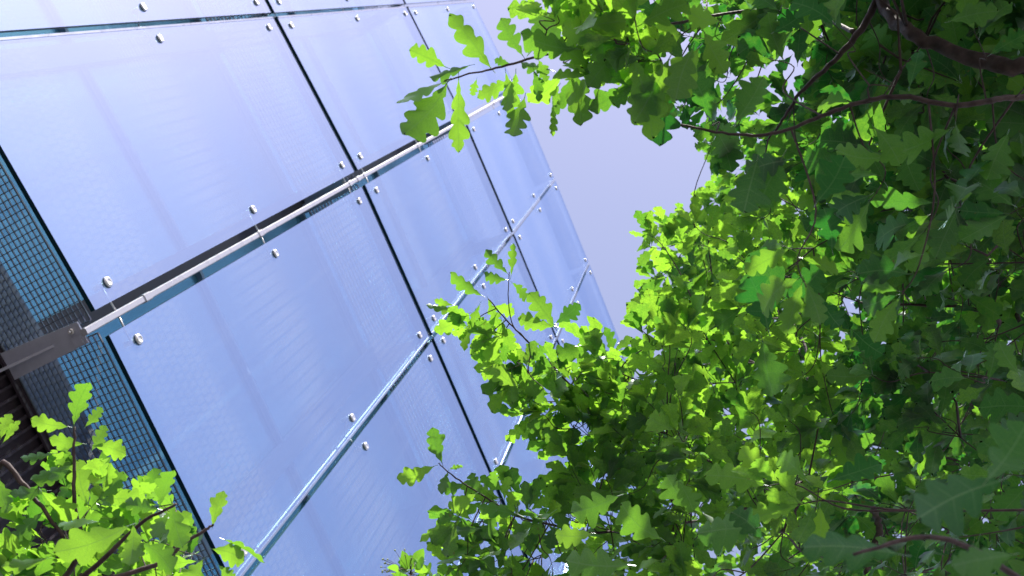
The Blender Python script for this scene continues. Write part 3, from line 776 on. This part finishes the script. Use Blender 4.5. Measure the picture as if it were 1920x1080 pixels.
def grow(px, py, dist, size, n, big, twig_r=.0022, out=None):
    global ntw
    tip = P(px, py, dist)
    if dist > 2.4 and random.random() < (.62 if px < 1540 else .9) and any((tip - q).dot(SUN) > .05 and ((tip - q) - SUN * (tip - q).dot(SUN)).length < .085 for q in MIDLIT): return
    if px < 1160 and py < 260 and any((tip - q).dot(SUN) > .02 and ((tip - q) - SUN * (tip - q).dot(SUN)).length < .09 for q in TOPLIT): return
    # nearest wood
    best = min(nodes, key=lambda q: (q[0] - tip).length_squared + (0.4 if proj(q[0])[0] < px - 40 else 0))
    dv = tip - best[0]; ln = dv.length
    if ln > .55: best = (tip + (dv * (-.26 / ln) + rand_unit() * .08), 0); dv = tip - best[0]; ln = dv.length
    d = (dv.normalized() + rand_unit() * .5 + Vector((-.35, .1, .15))).normalized()
    mid = best[0] + dv * .5 + rand_unit() * .10 * ln
    pts = [best[0], mid, tip - d * size * .6, tip]
    twigs.tube(spline(pts, 5), [twig_r * 1.05 * (1 - .04 * k) * min(1.6, .6 + ln) for k in range(16)], 5, cap=False)
    if random.random() < .35: nodes.append((pts[1], .002))
    cluster(fo, tip, d, size, n, big)
    return d

def leaf_clear(bot, size, dist, margin=0): return True
# three depths of leafage: far sunlit, middle, near
def sample(count, xr, yr, dr, size, n, big=False, minx=None, mind=0):
    pts = []; tries = 0; done = 0
    while done < count and tries < count * 40:
        tries += 1
        x = random.uniform(*xr); y = random.uniform(*yr)
        if minx and x < minx(y): continue
        if not in_poly(x, y, CROWN) or not ok_hole(x, y, 10): continue
        if mind and any((x - a) ** 2 + (y - b) ** 2 < mind * mind for a, b in pts[-400:]): continue
        pts.append((x, y)); done += 1
        grow(x, y, random.uniform(*dr), size * random.uniform(.85, 1.15), n, big)
sample(360, (1560, 2100), (-50, 1120), (3.6, 5.2), .086, 7, mind=12)
sample(120, (1180, 1600), (-50, 1120), (3.6, 4.2), .092, 6, mind=20)
sample(60, (1180, 1560), (300, 900), (3.6, 4.1), .096, 6, mind=24)
sample(112, (900, 1300), (600, 1100), (2.95, 3.4), .088, 6, mind=26)
sample(210, (1150, 2100), (-50, 1120), (2.7, 3.5), .086, 6, mind=22, minx=lambda y: 1190 if y < 250 else (1560 if y < 760 else 1220))
sample(30, (1280, 1600), (250, 800), (2.9, 3.5), .084, 6, mind=24, minx=lambda y: 1370)
sample(26, (1280, 2050), (-40, 1100), (1.9, 2.4), .095, 5, True, mind=70, minx=lambda y: 1290 if y < 250 else (1500 if y < 720 else 1300))
_c = CROWN
CROWN = [(850, 935), (960, 900), (1060, 960), (1090, 1140), (860, 1140), (845, 1010)]
CROWN = [(880, 560), (960, 590), (1060, 690), (1110, 640), (1150, 700), (1100, 800), (990, 790), (930, 700), (870, 640)]
sample(26, (870, 1150), (560, 800), (3.0, 3.25), .080, 6, mind=20)
CROWN = [(850, 935), (960, 900), (1060, 960), (1090, 1140), (860, 1140), (845, 1010)]
sample(32, (840, 1100), (890, 1130), (2.8, 3.1), .082, 5, mind=26)
CROWN = [(1000, -60), (1010, 50), (1080, 95), (1100, 165), (1190, 200), (1230, -60)]
sample(16, (990, 1230), (-50, 200), (1.86, 2.02), .078, 5, True, mind=24)
CROWN = _c
# crown above and beyond the picture's top and right edges; unseen clusters added along sun rays for shade, clear of LIT
LIT = [P(x, y, 2.0) for x in range(760, 1240, 60) for y in (60, 150, 240)]
LIT += [P(x, y, 3.2) for x in range(820, 1300, 70) for y in range(480, 1060, 70)]
LIT += [P(x, y, 4.3) for x in range(1200, 1620, 60) for y in range(360, 960, 60)]
LIT += MIDLIT
LIT += [P(x, y, 2.2) for x in range(-20, 460, 70) for y in range(740, 1080, 60)]
LIT += [P(x, y, 4.2) for x in range(1640, 1900, 50) for y in range(180, 420, 50)]
LIT += [P(x, y, 4.2) for x in range(1640, 1820, 50) for y in range(440, 720, 60)]
LIT += [P(random.uniform(1300, 1720), random.uniform(0, 950), random.uniform(2.4, 4.2)) for _ in range(24)]
def shades(p, rad=.22):
    for q in LIT:
        v = p - q; t = v.dot(SUN)
        if t > .1 and (v - SUN * t).length < rad: return True
    return False
TGT = [P(random.uniform(1330, 2050), random.uniform(-60, 1120), random.uniform(1.1, 4.3)) for _ in range(900)]
cnt = 0; tries = 0
while cnt < 1500 and tries < 30000:
    tries += 1
    if tries % 5 == 0:
        c = Vector((random.uniform(-1.2, 5.2), random.uniform(-4.6, 2.6), random.uniform(3.6, 7.8)))
        if Vector((c.x - 1.9, c.y + 1.1)).length > 3.4: continue
    else:
        c = random.choice(TGT) + SUN * random.uniform(.7, 3.6) + rand_unit() * .2
    px, py, dd = proj(c)
    if px > -9000 and -120 < px < 1420 and -100 < py < 1200: continue
    if dd < 2.4 and -100 < px < 2000 and -100 < py < 1200: continue
    if shades(c, .15): continue
    cnt += 1
    size = .115; n = 8
    best = min(nodes, key=lambda q: (q[0] - c).length_squared)
    dv = c - best[0]
    if dv.length < .35 and (px < -9000 or px > 1500): twigs.tube([best[0], best[0] + dv * .5 + rand_unit() * .04, c], [.004, .003, .002], 4, cap=False)
    d = (Vector((c.x - 1.9, c.y + 1.1, .3)).normalized() + rand_unit() * .6)
    cluster(fo, c, d, size, n, False)
    if cnt % 3 == 0: nodes.append((c, .003))
for _ in range(1000):
    x = random.uniform(1260, 2100); y = random.uniform(-80, 1100)
    if not in_poly(x, y, CROWN) or not ok_hole(x, y, 14): continue
    c = P(x, y, random.uniform(5.2, 6.6))
    if shades(c, .11): continue
    cluster(fo, c, rand_unit() + Vector((-.3, 0, .3)), .115, 8)
r_ = random.Random(3)
for _ in range(60):
    x = r_.uniform(1290, 1600); y = r_.uniform(-30, 270)
    if not ok_hole(x, y, 8) or (x < 1330 and y > 200): continue
    cluster(fo, P(x, y, r_.uniform(3.4, 4.8)), Vector((-.5, .2, r_.uniform(-.2, .5))) + rand_unit() * .6, .09, 6)
tq = twigs.build('twigs', M_BARK, oak); tq['kind'] = 'stuff'
fo.flush(oak, M_LEAF)

# ------------------------------------------------------------------ young oak at the lower left
T2 = P(-120, 1330, 3.0); T2 = Vector((T2.x, T2.y, 0))
oak2 = thing('oak_tree', 'smaller oak rising into the lower left corner before the dark wall', 'tree', T2)
nodes = []; fo = Foliage(); twigs = MB()
top2 = P(-60, 1240, 2.5)
limb(oak2, [T2 - UP * .05, T2 + Vector((.02, 0, 1.0)), T2 + Vector((-.02, .03, 1.9)), top2 + Vector((0, 0, -.3)), top2], .05, .015, 'trunk', nodes, 6, 12)
limb(oak2, [top2, P(60, 1150, 2.3), P(150, 1040, 2.25), P(142, 960, 2.2), P(138, 880, 2.2), P(140, 800, 2.2)], .008, .002, nodes=nodes, label='upright shoot with the tallest leaves')
limb(oak2, [top2, P(-60, 1000, 2.3), P(0, 872, 2.25), P(40, 905, 2.22), P(85, 960, 2.2), P(120, 1010, 2.2)], .007, .003, nodes=nodes)
limb(oak2, [P(60, 1150, 2.3), P(180, 1060, 2.1), P(260, 985, 2.05), P(330, 945, 2.0)], .006, .002, nodes=nodes)
limb(oak2, [P(180, 1090, 2.1), P(290, 1060, 2.1), P(345, 1020, 2.1), P(390, 990, 2.1), P(401, 984, 2.1)], .005, .0018, nodes=nodes)
D = 2.2
for a in [(139, 796, 164, 716, 48, D, 0, .1), (128, 800, 56, 784, 40, D, .02, .1), (156, 832, 92, 822, 34, D, .02, .2), (172, 845, 198, 797, 34, D, 0, .1),
          (176, 836, 237, 854, 40, D, 0, .2), (102, 850, 38, 857, 26, D, 0, .5), (176, 906, 241, 893, 30, D, 0, .2), (160, 800, 192, 764, 30, D + .05, 0, .2),
          (298, 955, 234, 940, 40, D - .1, 0, .1), (322, 942, 347, 1026, 54, D - .15, 0, .15), (228, 920, 187, 955, 32, D, 0, .3), (242, 986, 98, 1036, 82, D - .35, 0, .1),
          (90, 1047, 2, 1060, 28, D - .2, 0, .4), (399, 987, 420, 920, 32, D - .1, 0, .1), (399, 1030, 458, 1053, 46, D - .1, 0, .1), (420, 1012, 503, 1033, 22, D - .1, .0, .9),
          (264, 1018, 330, 1068, 50, D - .2, 0, .3), (2, 822, 22, 776, 30, D, 0, .3), (6, 830, 40, 790, 20, D, 0, .7), (188, 978, 108, 975, 18, D - .2, .05, 1.0),
          (90, 920, 18, 926, 34, D, 0, .3), (140, 870, 60, 905, 40, D + .05, 0, .2), (300, 950, 318, 880, 40, D, 0, .3), (320, 960, 290, 1010, 50, D - .1, 0, .2),
          (150, 880, 195, 870, 26, D, 0, .4), (130, 880, 90, 900, 26, D, 0, .3), (170, 920, 190, 960, 30, D, 0, .3), (80, 960, 20, 1010, 44, D, 0, .3), (250, 985, 250, 1060, 60, D - .2, 0, .3),
          (0, 900, 20, 960, 40, D, 0, .2), (380, 1050, 340, 1090, 50, D - .2, 0, .3), (410, 1060, 440, 1085, 40, D - .1, 0, .2), (150, 900, 110, 935, 40, D + .05, 0, .4)]:
    hero(fo, *a)
LEFT = [(0, 960), (60, 880), (120, 850), (180, 870), (230, 920), (330, 950), (350, 1000), (400, 1060), (400, 1150), (-150, 1150), (-150, 900)]
k = 0
while k < 50:
    x = random.uniform(-150, 430); y = random.uniform(820, 1150)
    if not in_poly(x, y, LEFT): continue
    k += 1; grow(x, y, random.uniform(2.15, 2.75), .080, 6, True, .0016)
tq = twigs.build('twigs', M_BARK, oak2); tq['kind'] = 'stuff'
fo.flush(oak2, M_LEAF)

# ------------------------------------------------------------------ linden tip at the bottom edge
T3 = P(690, 1300, 3.9); T3 = Vector((T3.x, T3.y, 0))
lin = thing('linden_tree', 'small round leaved tree tip with pale buds at the bottom edge', 'tree', T3)
nodes = []; fo = Foliage('heart'); twigs = MB()
t3 = P(740, 1180, 3.7)
limb(lin, [T3 - UP * .05, T3 + Vector((.02, .01, 1.5)), T3 + UP * 3.2, t3], .04, .012, 'trunk', nodes, 6, 12)
limb(lin, [t3, P(765, 1110, 3.6), P(770, 1070, 3.6), P(772, 1046, 3.6)], .006, .002, nodes=nodes)
for k in range(46):
    a = random.uniform(0, 6.28); r = random.uniform(0, 1) ** .5
    x = 772 + 46 * r * math.cos(a); y = 1078 + 42 * r * math.sin(a)
    if x > 800: y += 14
    p = P(x, y, 3.6 + random.uniform(-.12, .12))
    fo.add(p, (rand_unit() + Vector((0, 0, -.3))), (UP + rand_unit() * .8).normalized(), random.uniform(.028, .058))
    if k % 3 == 0: twigs.tube([P(768, 1075, 3.6), (p + P(768, 1075, 3.6)) / 2 + rand_unit() * .01, p], .0012, 4, cap=False)
M_BUD = principled('pale_bud', (0.42, 0.50, 0.25), 0.6)
bud = MB()
for k in range(22):
    a = random.uniform(2.3, 4.6); r = random.uniform(36, 60)
    q = P(768 + r * math.cos(a), 1072 + r * .85 * math.sin(a) * .9, 3.6)
    bud.tube([q - UP * .003, q, q + UP * .003], [.0012, .0032, .0012], 6)
    twigs.tube([P(765, 1070, 3.6), q], .0007, 3, cap=False)
bo_ = bud.build('buds', M_BUD, lin); bo_['kind'] = 'stuff'
for _ in range(60):
    x = random.uniform(600, 880); y = random.uniform(1115, 1300)
    fo.add(P(x, y, random.uniform(3.4, 4.0)), rand_unit(), (UP + rand_unit() * .7).normalized(), random.uniform(.05, .07))
tq = twigs.build('twigs', M_BARK, lin); tq['kind'] = 'stuff'
fo.flush(lin, M_LINDEN)

# planting beds round the trunks
for T_, r_ in ((TR, 0.7), (T2, 0.45), (T3, 0.45)):
    mb = MB(); n = 28
    ring_ = [T_ + Vector((math.cos(i * 2 * math.pi / n) * r_, math.sin(i * 2 * math.pi / n) * r_, .004)) for i in range(n)]
    mb.add(ring_, [tuple(range(n))]); o = mb.build('planting_bed', M_SOIL); o['kind'] = 'structure'
